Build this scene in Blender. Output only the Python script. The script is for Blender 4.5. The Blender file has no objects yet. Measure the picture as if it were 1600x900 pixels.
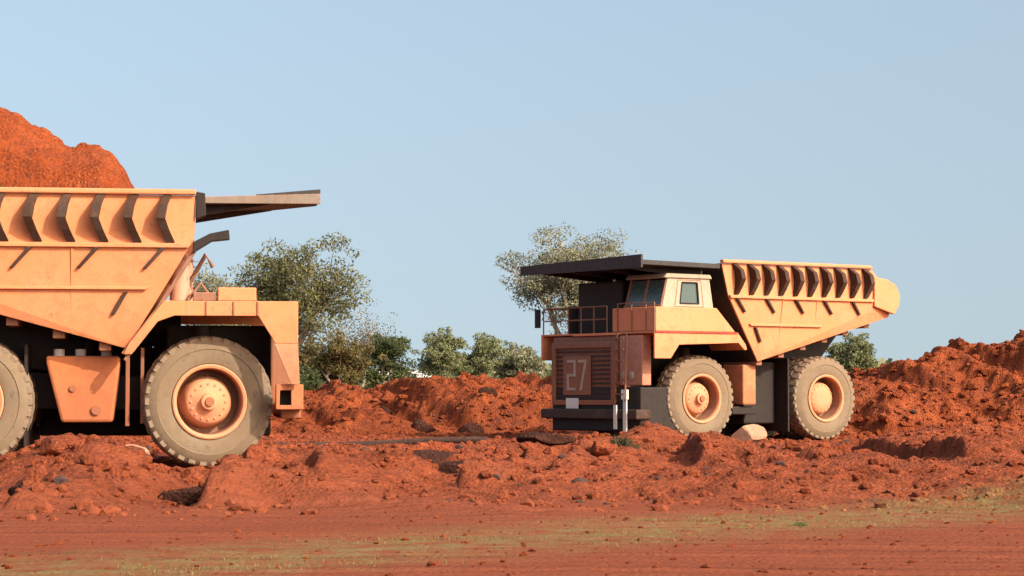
import bpy, math, random
import numpy as np
from mathutils import Vector, Matrix

random.seed(7)
R = math.radians
S = bpy.context.scene
COL = S.collection

# ------------------------------------------------------------------ camera, sky, sun, exposure
CAM_H = 1.54
FPX = 3600.0
HOR = 613.0
cd = bpy.data.cameras.new('camera'); cam = bpy.data.objects.new('camera', cd); COL.objects.link(cam)
cam.location = (0, 0, CAM_H); cam.rotation_euler = (R(90) + math.atan(163 / FPX), 0, 0)
cd.sensor_width = 36; cd.lens = 81; cd.clip_start = 0.5; cd.clip_end = 9000
S.camera = cam

SUN_EL, SUN_AZ = 34.0, 50.0     # azimuth measured to the right of straight behind the camera
sun_dir = Vector((math.sin(R(SUN_AZ)) * math.cos(R(SUN_EL)), -math.cos(R(SUN_AZ)) * math.cos(R(SUN_EL)), math.sin(R(SUN_EL))))
w = bpy.data.worlds.new('World'); S.world = w; w.use_nodes = True
nt = w.node_tree; bg = nt.nodes['Background']
sky = nt.nodes.new('ShaderNodeTexSky'); sky.sky_type = 'NISHITA'; sky.sun_disc = False
sky.sun_elevation = R(SUN_EL); sky.sun_rotation = R(180 - SUN_AZ)
sky.air_density = 1.25; sky.dust_density = 6.0; sky.ozone_density = 0.0
# the whole dome is flattened a little so that the haze belt near the horizon stays low, as in dry clear air
tc = nt.nodes.new('ShaderNodeTexCoord'); vm = nt.nodes.new('ShaderNodeVectorMath'); vm.operation = 'MULTIPLY_ADD'
vm.inputs[1].default_value = (1, 1, 0.6); vm.inputs[2].default_value = (0, 0, 0.18)
nz = nt.nodes.new('ShaderNodeVectorMath'); nz.operation = 'NORMALIZE'
nt.links.new(tc.outputs['Generated'], vm.inputs[0]); nt.links.new(vm.outputs[0], nz.inputs[0]); nt.links.new(nz.outputs[0], sky.inputs[0])
nt.links.new(sky.outputs[0], bg.inputs[0]); bg.inputs[1].default_value = 0.15
sd = bpy.data.lights.new('sun', 'SUN'); sd.energy = 4.15; sd.angle = R(0.5); sd.color = (1.0, 0.87, 0.70)
so = bpy.data.objects.new('sun', sd); COL.objects.link(so)
so.rotation_euler = sun_dir.to_track_quat('Z', 'Y').to_euler(); so.location = (20, -20, 30)
S.view_settings.view_transform = 'Standard'; S.view_settings.look = 'None'
S.view_settings.exposure = 0.70; S.view_settings.gamma = 1.0


def at(px, py, Y):
    return Vector(((px - 800) / FPX * Y, Y, CAM_H + (HOR - py) / FPX * Y))


# ------------------------------------------------------------------ numpy noise
def _hash(ix, iy, seed):
    n = (ix.astype(np.int64) * 374761393 + iy.astype(np.int64) * 668265263 + seed * 2147483647) & 0xFFFFFFFF
    n = ((n ^ (n >> 13)) * 1274126177) & 0xFFFFFFFF
    n = n ^ (n >> 16)
    return (n & 0xFFFFFF) / float(0xFFFFFF)


def vnoise(x, y, seed=0):
    ix = np.floor(x); iy = np.floor(y); fx = x - ix; fy = y - iy
    fx = fx * fx * (3 - 2 * fx); fy = fy * fy * (3 - 2 * fy)
    a = _hash(ix, iy, seed); b = _hash(ix + 1, iy, seed); c = _hash(ix, iy + 1, seed); d = _hash(ix + 1, iy + 1, seed)
    return (a + (b - a) * fx) * (1 - fy) + (c + (d - c) * fx) * fy


def fbm(x, y, seed=0, octs=5, gain=0.5):
    s = 0; a = 1; t = 0
    for o in range(octs):
        xr = x * 0.8 + y * 0.6; yr = -x * 0.6 + y * 0.8
        s = s + a * vnoise(x, y, seed + o * 17); t += a; a *= gain
        x, y = xr * 2.03 + 5.1, yr * 2.03 - 3.7
    return s / t


def worley(x, y, seed=0):
    ix = np.floor(x); iy = np.floor(y); best = np.full(x.shape, 9.0); val = np.zeros(x.shape)
    for dx in (-1, 0, 1):
        for dy in (-1, 0, 1):
            cx = ix + dx; cy = iy + dy
            px_ = cx + _hash(cx, cy, seed); py_ = cy + _hash(cx, cy, seed + 5)
            d = (x - px_) ** 2 + (y - py_) ** 2
            v = _hash(cx, cy, seed + 9)
            m = d < best
            best = np.where(m, d, best); val = np.where(m, v, val)
    return np.sqrt(best), val


def clods(x, y, size, seed):
    """rounded lumps of random height, 0..1"""
    d, v = worley(x / size, y / size, seed)
    return np.sqrt(np.clip(1 - (d / 0.72) ** 2, 0, 1)) * np.clip(v * 1.6 - 0.45, 0, 1)


def sstep(a, b, x):
    t = np.clip((x - a) / (b - a), 0, 1)
    return t * t * (3 - 2 * t)


def gauss(x, y, cx, cy, sx, sy, rot=0.0):
    c, s = math.cos(rot), math.sin(rot)
    u = (x - cx) * c + (y - cy) * s; v = -(x - cx) * s + (y - cy) * c
    return np.exp(-((u / sx) ** 2 + (v / sy) ** 2))


# ------------------------------------------------------------------ materials
def mat(name, rough=0.9):
    m = bpy.data.materials.new(name); m.use_nodes = True
    n = m.node_tree.nodes; l = m.node_tree.links; b = n['Principled BSDF']
    b.inputs['Roughness'].default_value = rough
    b.inputs['Specular IOR Level'].default_value = 0.25
    return m, n, l, b


def N(n, kind, **kw):
    o = n.new(kind)
    for k, v in kw.items():
        if k.startswith('i_'):
            o.inputs[k[2:].replace('_', ' ')].default_value = v
        else:
            setattr(o, k, v)
    return o


def ramp(n, stops):
    r = n.new('ShaderNodeValToRGB'); e = r.color_ramp.elements
    e[0].position, e[0].color = stops[0][0], (*stops[0][1], 1)
    e[1].position, e[1].color = stops[-1][0], (*stops[-1][1], 1)
    for p, c in stops[1:-1]:
        q = e.new(p); q.color = (*c, 1)
    return r


def noise(n, l, scale, detail=6, rough=0.6, vec=None, dist=0.0):
    t = N(n, 'ShaderNodeTexNoise', i_Scale=scale, i_Detail=detail, i_Roughness=rough, i_Distortion=dist)
    if vec is not None: l.new(vec, t.inputs['Vector'])
    return t.outputs['Fac']


def mixc(n, l, f, a, b, mode='MIX'):
    m = N(n, 'ShaderNodeMix', data_type='RGBA', blend_type=mode)
    for s, v in ((m.inputs[0], f), (m.inputs[6], a), (m.inputs[7], b)):
        if isinstance(v, bpy.types.NodeSocket): l.new(v, s)
        else: s.default_value = v if not isinstance(v, tuple) else (*v, 1)
    return m.outputs[2]


def mth(n, l, op, a, b=0.0, clamp=False):
    m = N(n, 'ShaderNodeMath', operation=op); m.use_clamp = clamp
    for s, v in ((m.inputs[0], a), (m.inputs[1], b)):
        if isinstance(v, bpy.types.NodeSocket): l.new(v, s)
        else: s.default_value = v
    return m.outputs[0]


def remap(n, l, v, a, b, c=0.0, d=1.0):
    m = N(n, 'ShaderNodeMapRange'); m.inputs[1].default_value = a; m.inputs[2].default_value = b
    m.inputs[3].default_value = c; m.inputs[4].default_value = d; l.new(v, m.inputs[0]); return m.outputs[0]


def bump(n, l, b, h, dist, strength=1.0):
    q = N(n, 'ShaderNodeBump', i_Strength=strength, i_Distance=dist); l.new(h, q.inputs['Height']); l.new(q.outputs[0], b.inputs['Normal'])


def geo_pos(n, world=True):
    return N(n, 'ShaderNodeNewGeometry').outputs['Position'] if world else N(n, 'ShaderNodeTexCoord').outputs['Object']


def dirt_mat(name, dark, mid, light, road=False):
    m, n, l, b = mat(name, 0.97)
    b.inputs['Specular IOR Level'].default_value = 0.08
    P = geo_pos(n)
    big = noise(n, l, 0.45, 5, 0.55, P); fine = noise(n, l, 9.0, 8, 0.75, P); mid_n = noise(n, l, 2.3, 6, 0.65, P)
    s = mth(n, l, 'ADD', mth(n, l, 'MULTIPLY', big, 0.30), mth(n, l, 'ADD', mth(n, l, 'MULTIPLY', mid_n, 0.35), mth(n, l, 'MULTIPLY', fine, 0.35)))
    r = ramp(n, [(0.36, dark), (0.5, mid), (0.64, light)]); l.new(s, r.inputs[0])
    col = r.outputs[0]
    pt = noise(n, l, 0.9, 7, 0.7, N(n, 'ShaderNodeNewGeometry').outputs['Position'], 0.8)
    col = mixc(n, l, remap(n, l, pt, 0.54, 0.68, 0.0, 0.60), col, tuple(0.5 * a_ + 0.5 * b_ for a_, b_ in zip(dark, (0.17, 0.065, 0.055))))
    # pale gravel grains and dark crumbs of soil
    v = N(n, 'ShaderNodeTexVoronoi', i_Scale=16.0); l.new(P, v.inputs['Vector'])
    vsep = N(n, 'ShaderNodeSeparateColor'); l.new(v.outputs['Color'], vsep.inputs[0])
    lt = mth(n, l, 'MULTIPLY', mth(n, l, 'GREATER_THAN', vsep.outputs[0], 0.86), remap(n, l, v.outputs['Distance'], 0.40, 0.25))
    dk = mth(n, l, 'MULTIPLY', mth(n, l, 'GREATER_THAN', vsep.outputs[1], 0.80), remap(n, l, v.outputs['Distance'], 0.50, 0.30))
    col = mixc(n, l, mth(n, l, 'MULTIPLY', lt, 0.40), col, (0.40, 0.17, 0.10))
    col = mixc(n, l, mth(n, l, 'MULTIPLY', dk, 0.62), col, (0.085, 0.028, 0.018))
    h = mth(n, l, 'ADD', fine, mth(n, l, 'MULTIPLY', v.outputs['Distance'], -0.55))
    if road:
        sep = N(n, 'ShaderNodeSeparateXYZ'); l.new(P, sep.inputs[0])
        # worn wheel-rolled surface: smoother, paler, streaked along the travel direction
        mp = N(n, 'ShaderNodeMapping'); mp.inputs['Scale'].default_value = (0.12, 2.6, 1.0); l.new(P, mp.inputs[0])
        st = noise(n, l, 1.4, 7, 0.62, mp.outputs[0])
        rr = ramp(n, [(0.30, (0.120, 0.034, 0.017)), (0.5, (0.188, 0.048, 0.022)), (0.70, (0.232, 0.066, 0.032))]); l.new(st, rr.inputs[0])
        rf = noise(n, l, 14.0, 6, 0.8, P)
        rcol = mixc(n, l, remap(n, l, rf, 0.35, 0.75, 0.0, 0.30), rr.outputs[0], (0.14, 0.050, 0.030))
        edge = mth(n, l, 'ADD', sep.outputs[1], mth(n, l, 'MULTIPLY', mth(n, l, 'SUBTRACT', big, 0.5), -9.0))
        onroad = remap(n, l, edge, 35.5, 29.5)
        col = mixc(n, l, onroad, col, rcol)
        # thin dry weeds staining a strip of the track
        gx = mth(n, l, 'SUBTRACT', sep.outputs[1], mth(n, l, 'ADD', mth(n, l, 'MULTIPLY', sep.outputs[0], 1.05), 23.9))
        gx = mth(n, l, 'ABSOLUTE', mth(n, l, 'ADD', gx, mth(n, l, 'MULTIPLY', mth(n, l, 'SUBTRACT', st, 0.5), 4.0)))
        gm = mth(n, l, 'MULTIPLY', remap(n, l, gx, 3.6, 0.6), remap(n, l, mid_n, 0.36, 0.60))
        col = mixc(n, l, mth(n, l, 'MULTIPLY', gm, 0.85), col, (0.165, 0.125, 0.052))
        # beyond the workings the land is dry olive scrub
        far = remap(n, l, sep.outputs[1], 88, 120)
        col = mixc(n, l, far, col, (0.16, 0.12, 0.06))
        h = mth(n, l, 'MULTIPLY', h, remap(n, l, onroad, 0, 1, 1.0, 0.35))
    l.new(col, b.inputs['Base Color']); bump(n, l, b, h, 0.10, 1.0)
    return m


def paint_mat(name, base, dust=(0.42, 0.205, 0.115), amount=0.35, rough=0.6, rust=(0.15, 0.050, 0.028), rusty=0.25, mud=0.0):
    m, n, l, b = mat(name, rough)
    P = geo_pos(n, False)
    a = noise(n, l, 0.9, 8, 0.68, P); f = noise(n, l, 9, 8, 0.75, P); mdm = noise(n, l, 3.2, 8, 0.7, P, 0.6)
    mp = N(n, 'ShaderNodeMapping'); mp.inputs['Scale'].default_value = (6.0, 6.0, 0.45); l.new(P, mp.inputs[0])
    streak = noise(n, l, 1.5, 8, 0.75, mp.outputs[0])
    # chalky faded areas, run-off streaks, dust film, scrapes down to rusty steel
    pale = tuple(min(0.8, c * 0.90 + 0.055) for c in base)
    col = mixc(n, l, remap(n, l, a, 0.38, 0.66, 0.0, 0.6), base, pale)
    col = mixc(n, l, remap(n, l, mdm, 0.50, 0.72, 0.0, 0.45), col, tuple(c * 0.62 for c in base))
    col = mixc(n, l, mth(n, l, 'MULTIPLY', remap(n, l, streak, 0.46, 0.70), amount), col, dust)
    g = N(n, 'ShaderNodeNewGeometry'); sp = N(n, 'ShaderNodeSeparateXYZ'); l.new(g.outputs['Normal'], sp.inputs[0])
    top = mth(n, l, 'MULTIPLY', remap(n, l, sp.outputs[2], 0.3, 0.95), 0.75)
    col = mixc(n, l, top, col, dust)
    rs = mth(n, l, 'MULTIPLY', mth(n, l, 'MULTIPLY', remap(n, l, f, 0.55, 0.66), remap(n, l, a, 0.42, 0.60)), min(1.0, rusty * 2.2))
    col = mixc(n, l, rs, col, rust)
    st2 = mth(n, l, 'MULTIPLY', remap(n, l, streak, 0.60, 0.74), min(0.6, rusty * 1.6))
    col = mixc(n, l, st2, col, rust)
    if mud:   # red mud splashed up from the ground, thinning with height
        sz = N(n, 'ShaderNodeSeparateXYZ'); l.new(P, sz.inputs[0])
        hgt = mth(n, l, 'ADD', sz.outputs[2], mth(n, l, 'MULTIPLY', mth(n, l, 'ADD', mdm, a), -2.2))
        mm_ = mth(n, l, 'MULTIPLY', remap(n, l, hgt, 1.0, -0.9), mud)
        col = mixc(n, l, mm_, col, (0.26, 0.085, 0.04))
    l.new(col, b.inputs['Base Color'])
    l.new(remap(n, l, a, 0.3, 0.7, rough - 0.05, min(1, rough + 0.3)), b.inputs['Roughness'])
    hh = mth(n, l, 'ADD', mth(n, l, 'MULTIPLY', f, 0.12), a)
    bump(n, l, b, hh, 0.05, 0.35)
    return m


def plain_mat(name, c, rough=0.8, var=0.25, scale=6.0, metal=0.0):
    m, n, l, b = mat(name, rough)
    P = geo_pos(n, False)
    f = noise(n, l, scale, 6, 0.65, P)
    col = mixc(n, l, remap(n, l, f, 0.3, 0.7), tuple(x * (1 - var) for x in c), tuple(x * (1 + var) for x in c))
    l.new(col, b.inputs['Base Color']); b.inputs['Metallic'].default_value = metal
    bump(n, l, b, f, 0.004, 0.4)
    return m


def leaf_mat(name, a, c):
    m, n, l, b = mat(name, 0.7)
    oi = N(n, 'ShaderNodeNewGeometry').outputs['Random Per Island']
    r = ramp(n, [(0.0, a), (1.0, c)]); l.new(oi, r.inputs[0])
    l.new(r.outputs[0], b.inputs['Base Color'])
    tr = N(n, 'ShaderNodeBsdfTranslucent'); l.new(r.outputs[0], tr.inputs[0])
    mx = N(n, 'ShaderNodeMixShader'); mx.inputs[0].default_value = 0.3
    l.new(b.outputs[0], mx.inputs[1]); l.new(tr.outputs[0], mx.inputs[2])
    l.new(mx.outputs[0], n['Material Output'].inputs[0])
    return m


M = {}
M['ground'] = dirt_mat('red_ground', (0.076, 0.021, 0.010), (0.242, 0.059, 0.026), (0.318, 0.089, 0.039), road=True)
M['bank'] = dirt_mat('bank_soil', (0.066, 0.017, 0.008), (0.224, 0.051, 0.019), (0.325, 0.086, 0.032))
M['shade_soil'] = dirt_mat('dark_shade_soil', (0.020, 0.010, 0.008), (0.050, 0.020, 0.014), (0.085, 0.034, 0.024))  # near-black soil colour; on the foreground lumps it stands in for shadow
M['load'] = dirt_mat('load_soil', (0.154, 0.035, 0.015), (0.267, 0.057, 0.018), (0.352, 0.088, 0.026))
M['yellow'] = paint_mat('dusty_yellow_paint', (0.545, 0.192, 0.078), mud=0.75)
M['yellow2'] = paint_mat('sun_bleached_yellow_paint', (0.568, 0.201, 0.088), amount=0.3, mud=0.75)
M['orange'] = paint_mat('orange_tank_paint', (0.523, 0.154, 0.048), amount=0.25, rusty=0.3, mud=0.75)
M['rim'] = paint_mat('wheel_paint', (0.515, 0.203, 0.102), amount=0.3)
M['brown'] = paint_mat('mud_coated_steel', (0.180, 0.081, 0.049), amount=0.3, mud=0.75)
M['pale'] = paint_mat('bleached_grey_panel', (0.320, 0.259, 0.198), dust=(0.288, 0.185, 0.125), amount=0.3)
M['white'] = paint_mat('faded_white_paint', (0.62, 0.57, 0.52), amount=0.3, rusty=0.15)
M['dark'] = plain_mat('blackened_steel_and_shade', (0.020, 0.014, 0.013), 0.7)
M['canopy'] = plain_mat('dark_canopy_steel', (0.040, 0.034, 0.034), 0.7)
M['dust_tyre'] = paint_mat('dusty_rubber', (0.152, 0.108, 0.068), dust=(0.186, 0.113, 0.068), amount=0.5, rough=0.9, rust=(0.088, 0.059, 0.044), rusty=0.45)
M['tread'] = paint_mat('worn_muddy_rubber', (0.170, 0.123, 0.085), dust=(0.255, 0.153, 0.102), amount=0.4, rough=0.95, rust=(0.051, 0.038, 0.034), rusty=0.4)
M['rock'] = plain_mat('dark_rock', (0.050, 0.026, 0.021), 0.9, 0.5, 9)
M['palerock'] = plain_mat('pale_dusty_rock', (0.306, 0.170, 0.115), 0.95, 0.25, 7)
M['bark'] = plain_mat('bark', (0.17, 0.135, 0.11), 0.95, 0.35, 8)
M['palebark'] = plain_mat('pale_bark', (0.36, 0.31, 0.27), 0.95, 0.3, 8)
M['roof'] = plain_mat('pale_sheet_roof', (0.66, 0.62, 0.60), 0.6, 0.1, 3)
M['wallm'] = plain_mat('shed_wall', (0.34, 0.27, 0.22), 0.9, 0.15, 3)
gm, gn, gl, gb = mat('dusty_glass', 0.15)
gb.inputs['Base Color'].default_value = (0.045, 0.075, 0.075, 1); gb.inputs['Specular IOR Level'].default_value = 0.6
gr = noise(gn, gl, 5, 5, 0.6); gl.new(remap(gn, gl, gr, 0.3, 0.7, 0.12, 0.4), gb.inputs['Roughness'])
M['glass'] = gm
M['leaf_olive'] = leaf_mat('olive_leaves', (0.073, 0.077, 0.030), (0.178, 0.168, 0.072))
M['leaf_dark'] = leaf_mat('dark_green_leaves', (0.033, 0.052, 0.021), (0.099, 0.112, 0.042))
M['leaf_brown'] = leaf_mat('browning_leaves', (0.069, 0.059, 0.021), (0.152, 0.115, 0.042))
M['leaf_grey'] = leaf_mat('grey_green_leaves', (0.118, 0.125, 0.073), (0.252, 0.242, 0.158))
M['leaf_soft'] = leaf_mat('soft_green_leaves', (0.099, 0.115, 0.051), (0.198, 0.203, 0.102))
M['weed'] = leaf_mat('dull_weeds', (0.035, 0.036, 0.018), (0.09, 0.085, 0.04))
M['grass'] = leaf_mat('dry_grass', (0.111, 0.123, 0.041), (0.221, 0.209, 0.081))


# ------------------------------------------------------------------ mesh builder
class MB:
    def __init__(s): s.v = []; s.f = []; s.T = Matrix.Identity(4)

    def add(s, vs, fs):
        o = len(s.v); s.v += [tuple(s.T @ Vector(p)) for p in vs]; s.f += [tuple(i + o for i in f) for f in fs]; return s

    def box(s, x0, x1, y0, y1, z0, z1):
        return s.hexa([(x0, y0, z0), (x1, y0, z0), (x1, y1, z0), (x0, y1, z0), (x0, y0, z1), (x1, y0, z1), (x1, y1, z1), (x0, y1, z1)])

    def hexa(s, p):
        return s.add(p, [(0, 3, 2, 1), (4, 5, 6, 7), (0, 1, 5, 4), (1, 2, 6, 5), (2, 3, 7, 6), (3, 0, 4, 7)])

    def prism_y(s, pts, ya, yb):
        """polygon in XZ; ya/yb: number or list giving y for each point"""
        n = len(pts)
        ya = [ya] * n if not hasattr(ya, '__len__') else ya
        yb = [yb] * n if not hasattr(yb, '__len__') else yb
        v = [(p[0], ya[i], p[1]) for i, p in enumerate(pts)] + [(p[0], yb[i], p[1]) for i, p in enumerate(pts)]
        f = [tuple(range(n))[::-1], tuple(range(n, 2 * n))] + [(i, (i + 1) % n, n + (i + 1) % n, n + i) for i in range(n)]
        return s.add(v, f)

    def tube(s, pts, r, n=8):
        pts = [Vector(p) for p in pts]; rs = r if hasattr(r, '__len__') else [r] * len(pts)
        vs = []; fs = []
        up = Vector((0, 0, 1))
        for i, p in enumerate(pts):
            d = (pts[min(i + 1, len(pts) - 1)] - pts[max(i - 1, 0)]).normalized()
            a = d.cross(up)
            if a.length < 0.05: a = d.cross(Vector((1, 0, 0)))
            a.normalize(); b = d.cross(a)
            for k in range(n):
                t = 2 * math.pi * k / n; vs.append(tuple(p + rs[i] * (math.cos(t) * a + math.sin(t) * b)))
        for i in range(len(pts) - 1):
            for k in range(n):
                fs.append((i * n + k, i * n + (k + 1) % n, (i + 1) * n + (k + 1) % n, (i + 1) * n + k))
        fs.append(tuple(range(n))[::-1]); fs.append(tuple((len(pts) - 1) * n + k for k in range(n)))
        return s.add(vs, fs)

    def lathe_y(s, prof, n=48, caps=True):
        """profile of (radius, y) turned about the Y axis"""
        vs = []; fs = []
        for (r, y) in prof:
            for k in range(n):
                t = 2 * math.pi * k / n; vs.append((r * math.cos(t), y, r * math.sin(t)))
        for i in range(len(prof) - 1):
            for k in range(n):
                fs.append((i * n + k, i * n + (k + 1) % n, (i + 1) * n + (k + 1) % n, (i + 1) * n + k))
        if caps and prof[0][0] > 1e-4: fs.append(tuple(range(n)))
        if caps and prof[-1][0] > 1e-4: fs.append(tuple((len(prof) - 1) * n + k for k in range(n))[::-1])
        return s.add(vs, fs)

    def build(s, name, m, parent=None, bevel=0.0, smooth=False):
        me = bpy.data.meshes.new(name); me.from_pydata(s.v, [], s.f); me.validate(); me.update()
        import bmesh
        bm = bmesh.new(); bm.from_mesh(me); bmesh.ops.remove_doubles(bm, verts=bm.verts, dist=1e-5)
        bmesh.ops.recalc_face_normals(bm, faces=bm.faces); bm.to_mesh(me); bm.free()
        if smooth:
            for p in me.polygons: p.use_smooth = True
            me.set_sharp_from_angle(angle=R(38))
        me.materials.append(m)
        o = bpy.data.objects.new(name, me); COL.objects.link(o)
        if parent is not None: o.parent = parent
        if bevel:
            b = o.modifiers.new('edge', 'BEVEL'); b.width = bevel; b.segments = 2; b.limit_method = 'ANGLE'; b.angle_limit = R(35)
        return o


def tag(o, label=None, cat=None, group=None, kind=None):
    if label: o['label'] = label
    if cat: o['category'] = cat
    if group: o['group'] = group
    if kind: o['kind'] = kind
    return o


def empty(name, loc=(0, 0, 0), rz=0.0, parent=None):
    o = bpy.data.objects.new(name, None); o.location = loc; o.rotation_euler = (0, 0, rz); o.empty_display_size = 0.5
    COL.objects.link(o)
    if parent is not None: o.parent = parent
    return o


def grid_object(name, xs, ys, hf, m, smooth=True):
    X, Y = np.meshgrid(xs, ys); Z = hf(X, Y)
    nx, ny = len(xs), len(ys)
    co = np.stack([X, Y, Z], -1).reshape(-1, 3)
    idx = np.arange(nx * ny).reshape(ny, nx)
    q = np.stack([idx[:-1, :-1], idx[:-1, 1:], idx[1:, 1:], idx[1:, :-1]], -1).reshape(-1, 4)
    return raw_mesh(name, co, q, m, smooth)


def raw_mesh(name, co, faces, m, smooth=False):
    me = bpy.data.meshes.new(name); k = faces.shape[1]
    me.vertices.add(len(co)); me.vertices.foreach_set('co', co.astype(np.float32).ravel())
    me.loops.add(faces.size); me.loops.foreach_set('vertex_index', faces.astype(np.int32).ravel())
    me.polygons.add(len(faces)); me.polygons.foreach_set('loop_start', np.arange(0, faces.size, k, dtype=np.int32))
    me.polygons.foreach_set('use_smooth', np.full(len(faces), smooth, dtype=bool))
    me.update(calc_edges=True); me.materials.append(m)
    o = bpy.data.objects.new(name, me); COL.objects.link(o)
    return o


# ------------------------------------------------------------------ ground
def ground_h(x, y):
    rub = sstep(27.5, 33.5, y + (fbm(x * 0.25, y * 0.25, 3, 3) - 0.5) * 6 + 0.25 * np.clip(-x, -6, 8)) * (1 - sstep(88, 98, y))
    h = (fbm(x * 0.15, y * 0.15, 1, 3) - 0.5) * 0.10
    # wheel ruts on the worn track
    h = h + (1 - rub) * 0.035 * (fbm(x * 0.08, y * 1.1, 11, 4) - 0.5)
    calm = 1 - 0.65 * sstep(47, 53, y) * (1 - sstep(10, 13, x))
    calm = calm * (1 - 0.8 * sstep(-5.7, -5.2, x) * (1 - sstep(-4.2, -4.0, x)) * (1 - sstep(39, 41, y)))
    rid = 1 - np.abs(2 * fbm(x * 0.55 + y * 0.25, y * 0.30 - x * 0.1, 25, 3) - 1) * 2.4
    lump = 0.34 * (fbm(x * 0.55, y * 0.55, 21, 6, 0.46) - 0.45) + 0.16 * np.clip(rid, 0, 1) + 0.09 * clods(x, y, 0.9, 31) + 0.06 * clods(x, y, 0.36, 41) + 0.035 * clods(x, y, 0.16, 51)
    h = h + rub * lump * calm + (1 - rub) * 0.010 * clods(x, y, 0.3, 61)
    # ploughed-up heaps in front of the left truck
    wob = 0.35 * (fbm(x * 1.2, y * 1.2, 81, 4) - 0.5)
    h = h + 0.52 * gauss(x, y, -7.4, 37.2, 1.0, 2.6, 0.1)
    h = h + 0.36 * gauss(x, y, -6.3, 36.0, 0.6, 2.4)
    h = h + 0.30 * gauss(x, y, -2.4, 37.0, 1.1, 2.2, -0.2)
    h = h + 0.30 * gauss(x, y, -9.4, 38.5, 0.9, 1.8)
    h = h + 0.26 * gauss(x, y, 0.6, 41.0, 1.9, 1.6)
    # bulldozed cuts with a steep face towards the left, so that their own shade lies beside them
    for (cx, ya, yb_, hh, run, sl) in CUTS:
        u = x - cx - (y - ya) * sl + wob
        along = sstep(ya, ya + 1.0, y) * (1 - sstep(yb_ - 2.0, yb_, y))
        h = h + along * hh * (sstep(-0.07, 0.07, u) * np.clip(1 - np.clip(u, 0, 99) / run, 0, 1) - 0.42 * np.exp(-((u + 0.5) / 0.5) ** 2))
    # windrow in front of the right truck
    h = h + 0.22 * sstep(36, 42, y) * (1 - sstep(47, 54, y)) * sstep(0, 3, x) * (0.5 + fbm(x * 0.6, y * 0.6, 71, 3))
    h = h + 0.55 * gauss(x, y, 3.9, 63.5, 0.95, 1.6)
    h = h + 0.45 * gauss(x, y, 12.6, 66.0, 1.8, 2.5)
    h = h + 0.25 * gauss(x, y, 1.6, 62.0, 2.0, 2.0)
    h = h + 0.26 * gauss(x, y, 1.7, 68.3, 2.0, 1.2)
    # hard, level pads where the wheels stand
    for (cx, cy, sx, sy) in PADS:
        k = np.clip(1.35 * gauss(x, y, cx, cy, sx, sy), 0, 1)
        h = h * (1 - k) + 0.0 * k
    return h


CUTS = [(-4.05, 30.2, 37.8, 0.46, 2.4, -0.03), (-6.6, 29.6, 34.5, 0.34, 1.0, 0.05), (-0.85, 34.0, 43.0, 0.34, 1.6, 0.16), (0.6, 36.0, 43.0, 0.24, 1.2, 0.12), (3.2, 40, 48, 0.32, 1.6, 0.05), (8.0, 40, 50, 0.36, 2.0, -0.1), (10.5, 38, 46, 0.3, 1.5, 0.1), (-8.9, 30.5, 35, 0.25, 0.9, 0.0), (-2.7, 31.5, 36, 0.3, 1.2, -0.1)]
PADS = [(-6.16, 46.6, 1.3, 3.0), (-11.3, 47.4, 1.5, 2.2), (-5.35, 43.0, 1.1, 3.6), (5.4, 70.2, 1.5, 3.2), (9.6, 72.5, 1.6, 3.2), (2.9, 75.1, 1.5, 1.5), (7.1, 78.2, 1.5, 1.5), (-6.9, 51.7, 1.4, 1.4), (-12, 51, 1.6, 1.6)]


def spaced(a, b, step0, k):
    o = [a]
    while o[-1] < b: o.append(o[-1] + step0 * (1 + 0) if k == 0 else o[-1] + max(step0, k * o[-1]))
    return o


xs_in = np.arange(-19, 23, 0.065)
xs_r = [23.0]; st = 0.2
while xs_r[-1] < 3500: xs_r.append(xs_r[-1] + st); st *= 1.18
xs_l = [-19.065]; st = 0.2
while xs_l[-1] > -3500: xs_l.append(xs_l[-1] - st); st *= 1.18
xs = np.array(xs_l[::-1] + list(xs_in) + xs_r[1:])
ys = [8.0]
while ys[-1] < 84: ys.append(ys[-1] + max(0.07, 0.0030 * ys[-1]))
st = 0.5
while ys[-1] < 6000: ys.append(ys[-1] + st); st *= 1.12
yb = [8.0]; st = 0.6
while yb[-1] > -900: yb.append(yb[-1] - st); st *= 1.3
ys = np.array(yb[:0:-1] + ys)
g = grid_object('ground', xs, ys, ground_h, M['ground'])
tag(g, 'flat red earth track with rough churned soil along its far edge', kind='structure')


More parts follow.
